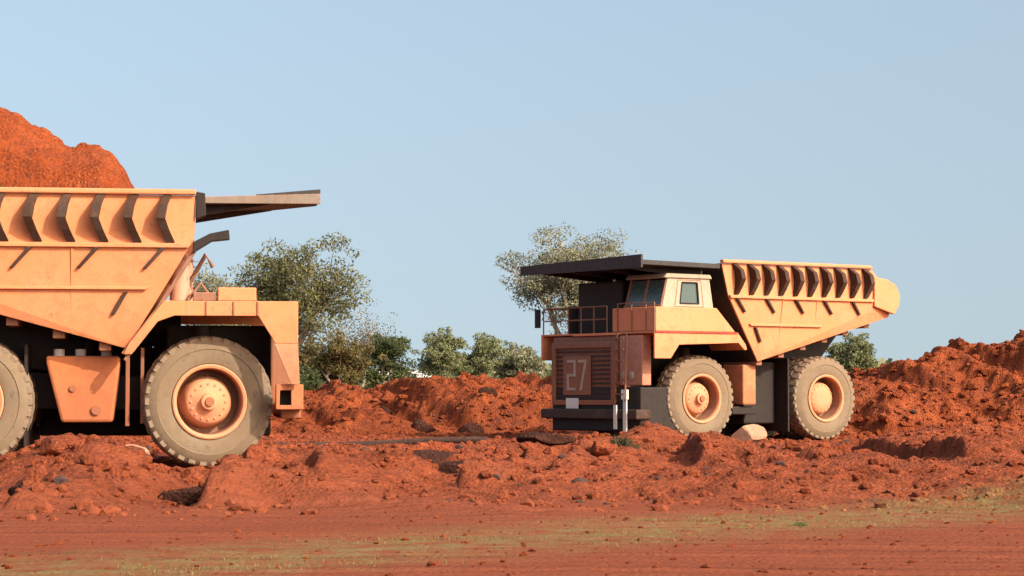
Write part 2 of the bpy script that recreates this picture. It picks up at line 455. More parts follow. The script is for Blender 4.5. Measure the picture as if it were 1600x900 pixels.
# ------------------------------------------------------------------ spoil banks behind the trucks
def bank(name, label, x0, x1, y0, y1, crest, sy, seed, step=0.07, front=1.0, cfg=None):
    """crest: list of (x, y, height); sy: half-width of the ridge"""
    cx = np.array([c[0] for c in crest]); cy = np.array([c[1] for c in crest]); ch = np.array([c[2] for c in crest])

    def hf(x, y):
        yc = np.interp(x, cx, cy); hc = np.interp(x, cx, ch)
        d = (y - yc + (fbm(x * 0.7, y * 0.7, seed, 4) - 0.5) * 1.8) / sy
        prof = np.clip(1 - np.abs(d), 0, 1); prof = prof * prof * (2.4 - 1.4 * prof) * 0.35 + 0.65 * np.sin(prof * math.pi / 2) ** 1.15
        gul = fbm(x * 0.9, y * 0.25, seed + 3, 4)
        h = hc * prof * (0.84 + 0.32 * gul)
        k = np.clip(prof * 2.2, 0, 1)
        side = sstep(x0, x0 + 2.0, x) * (1 - sstep(x1 - 2.0, x1, x))
        h = h + k * (0.70 * (fbm(x * 0.6, y * 0.6, seed + 5, 5, 0.45) - 0.5) + 0.75 * (1 - np.abs(2 * fbm(x * 0.55 + y * 0.30, y * 0.10, seed + 12, 3) - 1) * 2.2).clip(-0.4, 1) - 0.35 + 0.16 * clods(x, y, 1.1, seed + 6) + 0.12 * clods(x, y, 0.45, seed + 7) + 0.06 * clods(x, y, 0.2, seed + 8))
        return h * side - 0.30 + 0.22 * prof
    xs_ = np.arange(x0, x1 + step, step); ys_ = np.arange(y0, y1 + step, step)
    o = grid_object(name, xs_, ys_, hf, M['bank'])
    tag(o, label, 'earth bank', 'banks of dug red earth behind the trucks')
    return hf


YB = 74.0
def hz(py, Y): return CAM_H + (HOR - py) / FPX * Y
def cp(px, py, Y): return (gx0(px, Y), Y, hz(py, Y) + 0.05)
def gx0(px, Y): return (px - 800) / FPX * Y
def gx0(px, Y): return (px - 800) / FPX * Y
def cp(px, py, Y): return (gx0(px, Y), Y, hz(py, Y) + 0.0)
mid_crest = [(-29, 90, 1.9), (-17, 90, 1.8), cp(400, 626, 90), cp(480, 624, 90), cp(560, 616, 91), cp(640, 606, 91), cp(720, 598, 91), cp(800, 592, 92), cp(860, 590, 92), (4.5, 92, 2.3)]
hf_mid = bank('spoil_bank', 'long rough bank of red earth between the two dump trucks', -26, 6, 78.5, 98, mid_crest, 10.5, 101, step=0.08)
right_crest = [(6.5, 87, 1.6), (9.5, 86, 1.8), cp(1300, 590, 85), cp(1350, 580, 84), cp(1400, 574, 84), cp(1480, 562, 84), cp(1540, 544, 84), cp(1580, 530, 84), cp(1600, 522, 84), (20.5, 84, 4.2), (24, 84, 4.4), (27, 84, 3.6)]
hf_right = bank('spoil_bank', 'tall rough bank of red earth rising behind the tail of the number 27 truck', 5, 29, 73.0, 94, right_crest, 8.2, 211)


# ------------------------------------------------------------------ dump truck
def wheel(parent, x, y, side, steer=0.0, dual=False, rim_name='wheel', D=2.70):
    """side: +1 outer face towards +y, -1 towards -y"""
    r = D / 2
    pv = empty(rim_name, (x, y, r), 0, parent)
    pv.rotation_euler = (0, 0, steer)
    W = 0.74; s = side
    def fl(p): return [(a, b * s) for a, b in p]
    # outer face at y = 0 of the wheel frame, tyre body goes inwards (negative)
    ty = MB()
    ty.lathe_y(fl([(0.74, -0.06), (0.78, 0.0), (0.92, 0.035), (1.06, 0.02), (1.075, 0.035), (1.17, 0.0), (1.27, -0.06), (1.315, -0.11), (1.325, -0.37), (1.315, -0.63), (1.27, -0.68), (1.17, -0.74), (1.06, -0.78), (0.80, -0.74), (0.74, -0.68), (0.74, -0.06)]), 72, False)
    t = ty.build('tyre', M['dust_tyre'], pv, smooth=True)
    lg = MB(); n = 34
    for k in range(n):
        for (ya, yb_, ph) in ((-0.035, -0.33, 0.0), (-0.41, -0.705, 0.5)):
            a = 2 * math.pi * (k + ph) / n
            lg.T = Matrix.Rotation(a, 4, 'Y')
            hw = 0.072
            oi, ii = (ya, yb_) if ya > -0.3 else (yb_, ya)
            p = []
            lg.hexa([(1.20, ya * s, -hw), (1.20, ya * s, hw), (1.20, yb_ * s, hw * 0.8), (1.20, yb_ * s, -hw * 0.8),
                     ((1.31 if ya > -0.3 else 1.35), ya * s, -hw), ((1.31 if ya > -0.3 else 1.35), ya * s, hw), ((1.35 if ya > -0.3 else 1.31), yb_ * s, hw * 0.8), ((1.35 if ya > -0.3 else 1.31), yb_ * s, -hw * 0.8)])
    lg.T = Matrix.Identity(4)
    tr = lg.build('tread', M['tread'], pv, bevel=0.012); tr['kind'] = 'stuff'
    rm = MB()
    rm.lathe_y(fl([(0.745, -0.68), (0.745, -0.03), (0.765, 0.03), (0.735, 0.045), (0.69, 0.03), (0.672, -0.01), (0.668, -0.07)]), 64, False)
    rm.build('rim', M['rim'], pv, smooth=True)
    rw = MB(); rw.lathe_y(fl([(0.668, -0.071), (0.660, -0.58), (0.62, -0.62), (0.30, -0.62), (0.0, -0.62)]), 64, False); rw.build('wheel_well', M['well'], pv, smooth=True)
    hb = MB()
    if not dual:
        hb.lathe_y(fl([(0.56, -0.63), (0.50, -0.30), (0.45, -0.20), (0.41, -0.17), (0.22, -0.13), (0.17, -0.09), (0.165, 0.0), (0.13, 0.015), (0.0, 0.015)]), 40)
    else:
        hb.lathe_y(fl([(0.54, -0.63), (0.50, -0.26), (0.45, -0.20), (0.25, -0.13), (0.12, -0.13), (0.0, -0.13)]), 40)
    for k in range(16):
        a = 2 * math.pi * k / 16; rr = 0.36 if not dual else 0.41
        hb.T = Matrix.Translation((rr * math.cos(a), (-0.17 if not dual else -0.20) * s, rr * math.sin(a)))
        hb.lathe_y(fl([(0.026, 0.0), (0.026, 0.035), (0, 0.035)]), 6)
    hb.T = Matrix.Identity(4)
    hb.build('hub', M['rim'], pv, smooth=True)
    if not dual:
        hc = MB(); hc.lathe_y(fl([(0.095, 0.01), (0.09, 0.06), (0.0, 0.06)]), 20); hc.build('hub_cap', M['brown'], pv, smooth=True)
    return pv


def rails(parent, runs, r=0.022, m='pale', name='handrail'):
    b = MB()
    for pts in runs: b.tube(pts, r, 6)
    return b.build(name, M[m], parent, smooth=True)


def df_fill(d): return d - 0.02


def dump_truck(loc, rz, label, steer, side, deck_front, can_front, cab, seed, wb=5.15):
    """x forward, y to the truck's left, z up; origin on the ground under the front axle. side: which side the photo shows"""
    T = empty('dump_truck', loc, rz)
    tag(T, label, 'dump truck', 'rigid mining dump trucks')
    Yf = M['yellow'] if not cab else M['yellow2']
    bev = 0.02
    # wheels
    FY = 2.28
    for s in (1, -1):
        wheel(T, 0.0, FY * s, s, steer)
        wheel(T, -wb, FY * s, s, 0, True)
        wheel(T, -wb, (FY - 0.86) * s, s, 0, True, 'inner_wheel')
    # chassis
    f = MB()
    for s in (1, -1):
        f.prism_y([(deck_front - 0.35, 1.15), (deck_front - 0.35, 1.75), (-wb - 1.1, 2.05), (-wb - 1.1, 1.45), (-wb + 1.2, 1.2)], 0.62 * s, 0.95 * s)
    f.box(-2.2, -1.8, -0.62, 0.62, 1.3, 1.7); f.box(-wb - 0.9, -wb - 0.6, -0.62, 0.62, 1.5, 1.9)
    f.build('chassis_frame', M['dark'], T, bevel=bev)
    ax = MB(); ax.T = Matrix.Translation((-wb, 0, 1.35)); ax.lathe_y([(0.36, -1.5), (0.36, -0.75), (0.62, -0.45), (0.62, 0.45), (0.36, 0.75), (0.36, 1.5)], 28)
    ax.build('rear_axle', M['dark'], T, smooth=True)
    ax = MB(); ax.T = Matrix.Translation((0, 0, 1.25)); ax.lathe_y([(0.20, -1.6), (0.20, 1.6)], 18)
    ax.build('front_axle', M['dark'], T, smooth=True)
    for s in (1, -1):
        c = MB(); c.tube([(-0.05, 1.22 * s, 1.1), (-0.2, 1.22 * s, 2.9)], [0.20, 0.17], 16); c.build('suspension_strut', M['dark'], T, smooth=True)
        c = MB(); c.tube([(-2.75, 1.15 * s, 1.35), (-2.35, 1.25 * s, 3.0)], [0.17, 0.12], 14); c.build('hoist_cylinder', M['dark'], T, smooth=True)
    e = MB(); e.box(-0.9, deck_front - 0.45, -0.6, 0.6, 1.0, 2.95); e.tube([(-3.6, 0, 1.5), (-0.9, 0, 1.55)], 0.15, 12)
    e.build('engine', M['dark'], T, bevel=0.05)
    # tank on the photographed side, valve box on the other
    tk = MB()
    if side < 0:
        tk.prism_y([(-3.30, 2.28), (-1.82, 2.28), (-1.82, 2.05), (-1.95, 0.93), (-2.98, 0.93), (-3.28, 2.1)], -1.15, -2.12)
        tank = tk.build('fuel_tank', M['orange'], T, bevel=0.06)
        c = MB(); c.tube([(-2.28, -2.12, 1.18), (-2.28, -2.17, 1.18)], 0.10, 12); c.build('drain_cover', M['brown'], tank)
        c = MB(); c.tube([(-2.75, -2.12, 1.62), (-2.75, -2.16, 1.62)], 0.07, 12); c.build('sight_gauge', M['brown'], tank)
        for xx in (-3.05, -2.62, -2.1):
            c = MB(); c.tube([(xx, -1.75, 2.28), (xx, -1.75, 2.42)], 0.11, 10); c.build('filler_cap', M['white'], tank)
        st = MB(); st.box(-1.70, -1.62, -2.05, -1.9, 0.85, 2.5); st.box(-1.40, -1.33, -2.0, -1.9, 0.9, 2.45)
        st.build('tank_strap', M['brown'], T, bevel=0.01)
        hx = MB(); hx.box(-3.0, -1.9, 2.202, 2.6, 1.0, 2.2); hx.build('hydraulic_tank', Yf, T, bevel=0.06)
    else:
        tk.prism_y([(-2.15, 2.40), (-1.62, 2.40), (-1.62, 1.15), (-2.15, 1.15)], 1.35, 2.35)
        tk.build('hydraulic_tank', Yf, T, bevel=0.05)
        hx = MB(); hx.box(-3.3, -1.8, -2.1, -1.1, 0.95, 2.3); hx.build('fuel_tank', Yf, T, bevel=0.06)
        hx = MB(); hx.box(-2.3, -1.3, 1.3, 2.2, 0.85, 1.10); hx.build('step_box', M['dark'], T, bevel=0.03)

    mf = MB()
    if cab: mf.box(-3.62, -3.56, -2.4, 2.25, 0.30, 2.62)
    else: mf.box(-3.72, -3.66, -2.1, 2.25, 0.45, 2.5)
    mf.build('shade_flap', M['dark'], T)  # added black sheet that paints deep shade under the body
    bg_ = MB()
    if cab: bg_.box(-3.5, -2.2, -1.9, 1.7, 0.55, 2.5); bg_.box(0.9, df_fill(deck_front), -2.35, 2.2, 0.34, 1.7)
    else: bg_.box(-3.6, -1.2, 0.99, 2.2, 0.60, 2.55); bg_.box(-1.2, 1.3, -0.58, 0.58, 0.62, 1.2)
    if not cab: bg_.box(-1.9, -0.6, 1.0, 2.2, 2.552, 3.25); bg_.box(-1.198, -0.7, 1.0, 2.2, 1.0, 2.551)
    bg_.build('underbody_shade_fill', M['dark'], T, bevel=0.05)  # added black boxes filling gaps where the underbody lies in deep shade
    for s in (1, -1):
        lb = MB(); x0_, z0_, x1_, z1_ = -1.9, 2.50, -7.2, 3.92
        lb.prism_y([(x0_, z0_), (x1_, z1_), (x1_, z1_ - 0.16), (-wb - 0.9, 2.55), (-wb, 2.15), (x0_, 1.85)], 0.60 * s, 0.97 * s)
        lb.build('body_beam', M['dark'], T, bevel=0.02)

    # front fenders: arch over each front wheel, a deck across the top
    DW = 2.92; df = deck_front
    arch_out = [(-1.72, 2.36), (-0.98, 3.34), (0.98, 3.34), (df - 0.05, 2.50 if side < 0 else 2.62)]
    for s in (1, -1):
        fd = MB()
        ap = [(-1.72, 2.30), (-1.62, 2.52), (-0.92, 3.38), (df, 3.38), (df, 3.32 - 0.80), (df - 0.45, 2.52), (0.98 + (df - 1.8) * 0.5, 3.08), (-0.72, 3.08), (-1.05, 2.96), (-1.56, 2.30)]
        if cab: ap = [(-1.30, 2.86), (-1.24, 3.02), (-0.92, 3.38), (df, 3.38), (df, 2.56), (df - 0.62, 2.56), (df - 0.95, 2.98), (-0.95, 3.06), (-1.20, 2.84)]
        fd.prism_y(ap, DW * s, (DW - 0.07) * s)
        fd.build('fender_skirt', Yf, T, bevel=0.012)
        # curved inner sheet over the tyre
        sh = MB(); prof = [(-1.72, 2.30) if not cab else (-1.3, 2.85), (-0.95, 3.33), (df - 0.02, 3.33)]
        for a, b in zip(prof[:-1], prof[1:]):
            y0, y1 = 1.2 * s, (DW - 0.07) * s
            n_ = Vector((-(b[1] - a[1]), (b[0] - a[0]))).normalized() * 0.05
            sh.hexa([(a[0], y0, a[1]), (b[0], y0, b[1]), (b[0], y1, b[1]), (a[0], y1, a[1]), (a[0] + n_.x, y0, a[1] + n_.y), (b[0] + n_.x, y0, b[1] + n_.y), (b[0] + n_.x, y1, b[1] + n_.y), (a[0] + n_.x, y1, a[1] + n_.y)])
        sh.build('fender_top', Yf, T)
    # middle deck plate
    d = MB(); d.box(-0.95, df, -1.198, 1.198, 3.30, 3.375); d.build('deck', Yf, T)
    # nose
    if cab:
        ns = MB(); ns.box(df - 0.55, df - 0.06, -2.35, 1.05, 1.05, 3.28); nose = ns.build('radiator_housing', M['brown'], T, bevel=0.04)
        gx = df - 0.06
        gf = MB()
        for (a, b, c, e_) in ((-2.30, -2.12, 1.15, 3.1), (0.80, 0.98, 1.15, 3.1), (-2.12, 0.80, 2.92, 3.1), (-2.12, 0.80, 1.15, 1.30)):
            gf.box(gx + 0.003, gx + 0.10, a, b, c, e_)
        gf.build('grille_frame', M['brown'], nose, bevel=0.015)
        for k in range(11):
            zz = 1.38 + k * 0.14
            sl = MB(); sl.box(gx + 0.005, gx + 0.05, -2.11, 0.79, zz, zz + 0.055); sl.build('grille_slat', M['shade_grime'], nose)
        # number 27
        nb = MB(); X0, X1 = gx + 0.060, gx + 0.085
        def seg(y0, y1, z0, z1): nb.box(X0, X1, y0, y1, z0, z1)
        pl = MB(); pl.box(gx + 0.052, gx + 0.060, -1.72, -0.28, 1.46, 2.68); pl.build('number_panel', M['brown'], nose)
        # a viewer facing the truck sees +y on the right hand side
        y0 = -1.50; t = 0.09; wd = 0.44; zt, zb = 2.56, 1.60; zm = (zt + zb) / 2
        seg(y0, y0 + wd, zt - t, zt); seg(y0 + wd - t, y0 + wd, zm + t / 2, zt - t - 0.001); seg(y0, y0 + wd, zm - t / 2, zm + t / 2 - 0.001); seg(y0, y0 + t, zb + t, zm - t / 2 - 0.001); seg(y0, y0 + wd, zb, zb + t - 0.001)
        y0 = -0.92
        seg(y0, y0 + wd, zt - t, zt)
        nb.hexa([(X0, y0 + wd - 0.36, zb), (X1, y0 + wd - 0.36, zb), (X1, y0 + wd - 0.25, zb), (X0, y0 + wd - 0.25, zb), (X0, y0 + wd - 0.11, zt - t - 0.001), (X1, y0 + wd - 0.11, zt - t - 0.001), (X1, y0 + wd, zt - t - 0.001), (X0, y0 + wd, zt - t - 0.001)])
        nb.build('fleet_number', M['numpaint'], nose)
        pl = MB(); pl.box(gx + 0.102, gx + 0.12, -1.50, -0.85, 1.03, 1.36); pl.build('plate', M['white'], nose, bevel=0.01)
        bp = MB(); bp.box(df - 0.35, df + 0.22, -2.65, 2.3, 0.72, 1.02); bp.build('bumper', M['shade_grime'], T, bevel=0.04)
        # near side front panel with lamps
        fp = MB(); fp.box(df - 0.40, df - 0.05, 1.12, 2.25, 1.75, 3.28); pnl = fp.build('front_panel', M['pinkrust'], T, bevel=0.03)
        for yy in (1.35, 1.75):
            hl = MB(); hl.T = Matrix.Translation((df - 0.05, yy, 2.05)) @ Matrix.Rotation(R(-90), 4, 'Z'); hl.lathe_y([(0.13, 0.0), (0.13, 0.05), (0.10, 0.07), (0, 0.08)], 16)
            hl.build('headlight', M['pale'], pnl, smooth=True)
        # boarding ladder: sheet sides above, loose pale rails below
        for i, yy in enumerate((1.30, 1.78)):
            lr = MB(); lr.tube([(df + 0.18, yy, 3.35), (df + 0.24, yy, 1.45), (df + 0.25, yy, 1.25)], 0.028, 8); lr.build('ladder_rail', M['brown'], T, smooth=True)
        lp = MB(); lp.box(df + 0.20, df + 0.28, 1.62, 1.90, 1.32, 1.62); lp.build('ladder_bracket', M['white'], T, bevel=0.01)
        ls = MB(); ls.box(df + 0.225, df + 0.265, 1.70, 1.86, 0.25, 1.32); ls.build('ladder_strap', M['white'], T)
        ls = MB(); ls.box(df + 0.225, df + 0.265, 1.22, 1.36, 0.42, 1.15); ls.build('ladder_strap', M['white'], T)
        for k in range(3, 9):
            rg = MB(); rg.box(df + 0.17, df + 0.30, 1.33, 1.75, 0.45 + 0.34 * k, 0.48 + 0.34 * k); rg.build('ladder_rung', M['brown'], T)
        # cab
        cx0, cx1, cy0, cy1, cz0, cz1 = 0.10, 1.95, 0.95, 2.78, 3.38, 5.12
        lo = MB(); lo.prism_y([(-0.85, 3.385), (df - 0.06, 3.385), (df - 0.06, 4.12), (-0.10, 4.12)], 0.75, DW - 0.02); lower = lo.build('cab_base', Yf, T, bevel=0.03)
        rf = MB(); rf.prism_y([(cx0 - 0.08, 5.0), (cx1 - 0.05, 5.0), (cx1 - 0.15, 5.14), (cx0, 5.14)], cy0 - 0.06, cy1 + 0.06); cabo = rf.build('cab_roof', M['pale'], T, bevel=0.03)
        # side wall of the cab as four pieces round the window
        def side_wall(y, th):
            wq = MB()
            A, B_, C_, D_ = (cx0 - 0.15, 4.125), (cx1, 4.125), (cx1 - 0.22, 4.998), (cx0 - 0.0, 4.998)
            a, b, c, d_ = (0.52, 4.24), (1.26, 4.24), (1.18, 4.88), (0.58, 4.88)
            for q in ((A, B_, b, a), (B_, C_, c, b), (C_, D_, d_, c), (D_, A, a, d_)): wq.prism_y(list(q), y, y + th)
            wq.build('cab_side', M['pale'], cabo)
            gq = MB(); gq.prism_y([a, b, c, d_], y + th * 0.35, y + th * 0.5); gq.build('side_window', M['glass'], cabo)
            fr = MB()
            for p, q in ((a, b), (b, c), (c, d_), (d_, a)): fr.tube([(p[0], y + th, p[1]), (q[0], y + th, q[1])], 0.025, 6)
            fr.build('window_frame', M['dark'], cabo)
            df_ = MB()
            dl = [(0.34, 4.14), (1.46, 4.14), (1.34, 4.95), (0.44, 4.95)]
            for p, q in zip(dl, dl[1:] + dl[:1]): df_.tube([(p[0], y + th, p[1]), (q[0], y + th, q[1])], 0.012, 5)
            df_.build('door_seam', M['brown'], cabo)
        side_wall(cy1 - 0.06, 0.06); side_wall(cy0 + 0.06, -0.06)
        ws = MB(); ws.hexa([(cx1 - 0.02, cy0 + 0.12, 4.2), (cx1 + 0.0, cy0 + 0.12, 4.2), (cx1 + 0.0, cy1 - 0.12, 4.2), (cx1 - 0.02, cy1 - 0.12, 4.2), (cx1 - 0.24, cy0 + 0.12, 4.95), (cx1 - 0.22, cy0 + 0.12, 4.95), (cx1 - 0.22, cy1 - 0.12, 4.95), (cx1 - 0.24, cy1 - 0.12, 4.95)])
        ws.build('windscreen', M['glass'], cabo)
        pf = MB()
        for yy in (cy0 + 0.06, (cy0 + cy1) / 2, cy1 - 0.06): pf.tube([(cx1 + 0.01, yy, 4.13), (cx1 - 0.23, yy, 5.0)], 0.045, 6)
        pf.tube([(cx1 + 0.01, cy0, 4.16), (cx1 + 0.01, cy1, 4.16)], 0.05, 6)
        pf.build('windscreen_frame', M['brown'], cabo)
        bk = MB(); bk.box(cx0 - 0.02, cx0 + 0.03, cy0 + 0.06, cy1 - 0.065, 4.13, 4.99); bk.build('cab_back', M['brown'], cabo)
        sx = MB(); sx.box(0.75, 1.2, 1.5, 2.1, 4.13, 4.75); sx.build('driver_seat', M['dark'], cabo, bevel=0.05)
        # engine intake housings filling the deck beside the cab
        ih = MB(); ih.box(0.2, 1.75, -1.75, 0.55, 3.38, 5.0); ih.build('intake_housing', M['dark'], T, bevel=0.06)
        for yy in (-2.45,):
            ac = MB(); ac.tube([(1.3, yy, 3.4), (1.3, yy, 4.3)], 0.26, 16); ac.build('air_cleaner', M['dark'], T, smooth=True)
        # guard rails and mirrors
        runs = []
        for yy in np.linspace(-2.85, 0.5, 6): runs.append([(df - 0.05, yy, 3.38), (df - 0.05, yy, 4.2)])
        runs += [[(df - 0.05, -2.85, 4.2), (df - 0.05, 0.5, 4.2)], [(df - 0.05, -2.85, 3.8), (df - 0.05, 0.5, 3.8)], [(df - 0.05, -2.85, 4.2), (0.2, -2.85, 4.2)], [(0.2, -2.85, 4.2), (0.2, -2.85, 3.38)]]
        rails(T, runs, 0.022, 'brown')
        for yy in (1.05, 1.75, 2.45, 2.86):
            rails(T, [[(df - 0.04, yy, 3.38), (df - 0.04, yy, 4.25)]], 0.018, 'brown')
        rails(T, [[(df - 0.04, 1.05, 4.25), (df - 0.04, 2.86, 4.25)]], 0.018, 'brown')
        mr = MB(); mr.box(df - 0.02, df + 0.06, -3.2, -2.95, 3.6, 4.2); mr.build('mirror', M['dark'], T, bevel=0.02)
        # red stripe along the deck edge
        sp = MB(); sp.box(-0.9, df - 0.02, DW + 0.002, DW + 0.035, 3.335, 3.385); sp.build('deck_edge_strip', M['redstrip'], T)
    else:
        ns = MB(); ns.box(df - 0.5, df - 0.08, -1.5, 1.5, 1.1, 3.2); ns.build('radiator_housing', M['brown'], T, bevel=0.04)
        # corner box at the end of the fender with a square opening
        cb = MB()
        x0, x1, z0, z1 = 1.33, 1.88, 1.20, 1.70; a0, a1, b0, b1 = 1.40, 1.64, 1.28, 1.58
        for (p, q, u, v) in ((x0, a0, z0, z1), (a1, x1, z0, z1), (a0, a1, z0, b0), (a0, a1, b1, z1)): cb.box(p, q, -2.75, -2.30, u, v)
        cb.box(a0 - 0.01, a1 + 0.01, -2.40, -2.36, b0 - 0.01, b1 + 0.01)
        cbo = cb.build('corner_bracket', Yf, T, bevel=0.01)
        bq = MB(); bq.box(a0 + 0.004, a1 - 0.004, -2.42, -2.405, b0 + 0.004, b1 - 0.004); bq.build('bracket_socket', M['dark'], cbo)
        bp = MB(); bp.box(1.45, 1.86, -2.29, 2.5, 1.0, 1.45); bp.build('bumper', M['brown'], T, bevel=0.04)
        fs = MB(); fs.prism_y([(1.28, 2.52), (df, 2.52), (df + 0.04, 1.70), (1.62, 1.70)], -DW + 0.004, -DW + 0.06); fs.build('fender_leg', M['legpaint'], T, bevel=0.01)
        fs = MB(); fs.prism_y([(1.28, 2.52), (df, 2.52), (df + 0.04, 1.70), (1.62, 1.70)], DW - 0.004, DW - 0.06); fs.build('fender_leg', M['legpaint'], T, bevel=0.01)
        # boxes on deck
        bx = MB(); bx.box(0.15, 0.92, -2.75, -2.0, 3.39, 3.66); bx.build('battery_box', Yf, T, bevel=0.02)
        bx = MB(); bx.box(-0.35, 0.12, -2.7, -2.2, 3.39, 3.56); bx.build('tool_box', M['brown'], T, bevel=0.02)
        for xx in (-0.10, 0.45, 0.93): 
            sm = MB(); sm.box(xx, xx + 0.03, -DW - 0.022, -DW - 0.002, 3.10, 3.37); sm.build('panel_seam', M['brown'], T)
        for (xx, yy) in ((-0.62, -2.35), (-0.55, -1.55)):
            ac = MB(); ac.tube([(xx, yy, 3.4), (xx, yy, 4.25)], [0.20, 0.20], 16); ac.tube([(xx, yy, 4.25), (xx, yy, 4.40)], [0.24, 0.10], 16); ac.build('air_cleaner', M['pinkrust'], T, smooth=True)
        hp = MB(); hp.tube([(-0.65, -1.9, 3.4), (-0.35, -2.1, 3.9), (-0.1, -2.15, 4.35), (0.05, -2.1, 4.1)], 0.05, 8); hp.tube([(-0.45, -2.6, 3.4), (-0.2, -2.55, 3.75), (0.05, -2.5, 3.42)], 0.04, 8); hp.build('hose', M['brown'], T, smooth=True)

    # ---------------- dump body
    BW = 3.05
    if cab: FT, FM, FB = (-0.25, 5.40), (-0.50, 4.55), (-1.95, 2.50)
    else: FT, FM, FB = (-0.30, 5.60), (-0.34, 4.62), (-1.66, 2.42)
    RB, RT = (-7.45, 3.98), (-7.55, 4.55)
    top_z = 5.62
    # floor
    fl = MB()
    th = 0.14
    fl.prism_y([(FB[0] - 0.1, FB[1] + 0.04), (RB[0], RB[1] + 0.02), (RB[0], RB[1] + 0.02 + th), (FB[0] - 0.1, FB[1] + 0.04 + th)], -2.62, 2.62)
    body = fl.build('dump_body', Yf, T)
    fw = MB()
    fw.prism_y([FB, FM, (FT[0], 5.5), (FT[0] - 0.09, 5.5), (FM[0] - 0.09, FM[1]), (FB[0] - 0.09, FB[1] + 0.05)], [-2.62, -2.90, -2.90, -2.90, -2.90, -2.62], [2.62, 2.90, 2.90, 2.90, 2.90, 2.62])
    fw.build('front_wall', M['dark'] if cab else Yf, body)  # near black on the cab truck: canopy shade put into the colour
    for s in (1, -1):
        # lower side sheet leaning in towards the floor
        sd_ = MB()
        belt = 4.50
        def xf(z): # front edge x at height z
            return FM[0] + (FB[0] - FM[0]) * (FM[1] - z) / (FM[1] - FB[1]) if z < FM[1] else FM[0] + (FT[0] - FM[0]) * (z - FM[1]) / (FT[1] - FM[1])
        low = [(xf(belt), belt), FB, RB, (-7.52, 4.50)]
        yo = [2.96 * s, 2.66 * s, 2.78 * s, 2.96 * s]
        sd_.prism_y(low, yo, [a - 0.07 * s for a in yo])
        # upper recessed sheet
        up = [(xf(belt) - 0.0, belt + 0.001), (FT[0] - 0.02, 5.50), (-6.55, 5.50), (-7.52, 4.62), (-7.52, belt + 0.001)]
        sd_.prism_y(up, 2.94 * s, 2.86 * s)
        sd_.build('side_wall', Yf, body)
        tl = MB(); tl.prism_y([(-6.62, 5.25), (-7.15, 5.20), (-7.55, 5.03), (-7.76, 4.72), (-7.74, 4.40), (-7.50, 4.06), (-6.62, 4.30)], 3.03 * s, 2.90 * s); tl.build('tail_plate', Yf, body, bevel=0.03)
        rl = MB(); rl.prism_y([(FT[0], 5.51), (FT[0], top_z), (-6.45, top_z), (-6.55, 5.51)], 2.86 * s, (BW + 0.0) * s); rl.build('top_rail', Yf, body, bevel=0.03)
        bl = MB(); bl.prism_y([(xf(4.48) - 0.02, 4.44), (xf(4.53) - 0.02, 4.53), (-6.60, 4.53), (-6.60, 4.44)], 2.90 * s, (BW - 0.02) * s); bl.build('belt_rail', Yf, body, bevel=0.015)
        b2 = MB(); b2.prism_y([(xf(3.62) - 0.35, 3.60), (xf(3.66) - 0.3, 3.66), (-4.45, 3.66), (-4.45, 3.60)], 2.80 * s, 2.905 * s); b2.build('lower_rail', Yf, body, bevel=0.01)
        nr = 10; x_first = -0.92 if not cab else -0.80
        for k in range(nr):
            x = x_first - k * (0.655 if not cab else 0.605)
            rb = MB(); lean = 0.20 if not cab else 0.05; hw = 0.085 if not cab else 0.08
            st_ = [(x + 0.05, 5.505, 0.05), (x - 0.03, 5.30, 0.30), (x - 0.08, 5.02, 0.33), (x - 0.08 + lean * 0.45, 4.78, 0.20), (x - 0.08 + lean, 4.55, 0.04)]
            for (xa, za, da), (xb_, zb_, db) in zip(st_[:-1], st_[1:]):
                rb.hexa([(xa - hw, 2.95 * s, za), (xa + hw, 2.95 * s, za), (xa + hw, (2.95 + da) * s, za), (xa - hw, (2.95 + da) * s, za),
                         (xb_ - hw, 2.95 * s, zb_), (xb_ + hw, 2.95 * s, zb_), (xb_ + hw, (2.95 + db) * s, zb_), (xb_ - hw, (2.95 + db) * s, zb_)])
            rb.build('rib', M['shade_grime'], body)  # rib shadow is put into this dark colour
            if k % 2 == 0:
                gs = MB(); xa = x - 0.02
                gs.hexa([(xa - 0.42, 2.85 * s, 4.02), (xa - 0.34, 2.85 * s, 4.02), (xa - 0.34, 2.97 * s, 4.02), (xa - 0.42, 2.97 * s, 4.02),
                         (xa - 0.06, 2.88 * s, 4.437), (xa + 0.04, 2.88 * s, 4.437), (xa + 0.04, 3.05 * s, 4.437), (xa - 0.06, 3.05 * s, 4.437)])
                gs.build('gusset', M['shade_grime'], body, bevel=0.01)
        g2 = MB(); g2.hexa([(-1.98, 2.74 * s, 3.1), (-1.90, 2.74 * s, 3.1), (-1.90, 2.84 * s, 3.1), (-1.98, 2.84 * s, 3.1), (-1.72, 2.80 * s, 3.56), (-1.64, 2.80 * s, 3.56), (-1.64, 2.91 * s, 3.56), (-1.72, 2.91 * s, 3.56)])
        g2.build('gusset', M['shade_grime'], body, bevel=0.01)
        for xs_ in (-2.75, -4.2, -5.65):
            zb_ = FB[1] + (RB[1] - FB[1]) * (xs_ - FB[0]) / (RB[0] - FB[0])
            yb0 = 2.66 + (2.78 - 2.66) * (xs_ - FB[0]) / (RB[0] - FB[0])
            ws_ = MB(); ws_.hexa([(xs_ - 0.02, (yb0 - 0.02) * s, zb_ + 0.02), (xs_ + 0.02, (yb0 - 0.02) * s, zb_ + 0.02), (xs_ + 0.02, (yb0 + 0.018) * s, zb_ + 0.02), (xs_ - 0.02, (yb0 + 0.018) * s, zb_ + 0.02),
                                  (xs_ - 0.02, 2.93 * s, 4.43), (xs_ + 0.02, 2.93 * s, 4.43), (xs_ + 0.02, 2.978 * s, 4.43), (xs_ - 0.02, 2.978 * s, 4.43)])
            ws_.build('weld_seam', Yf, body)
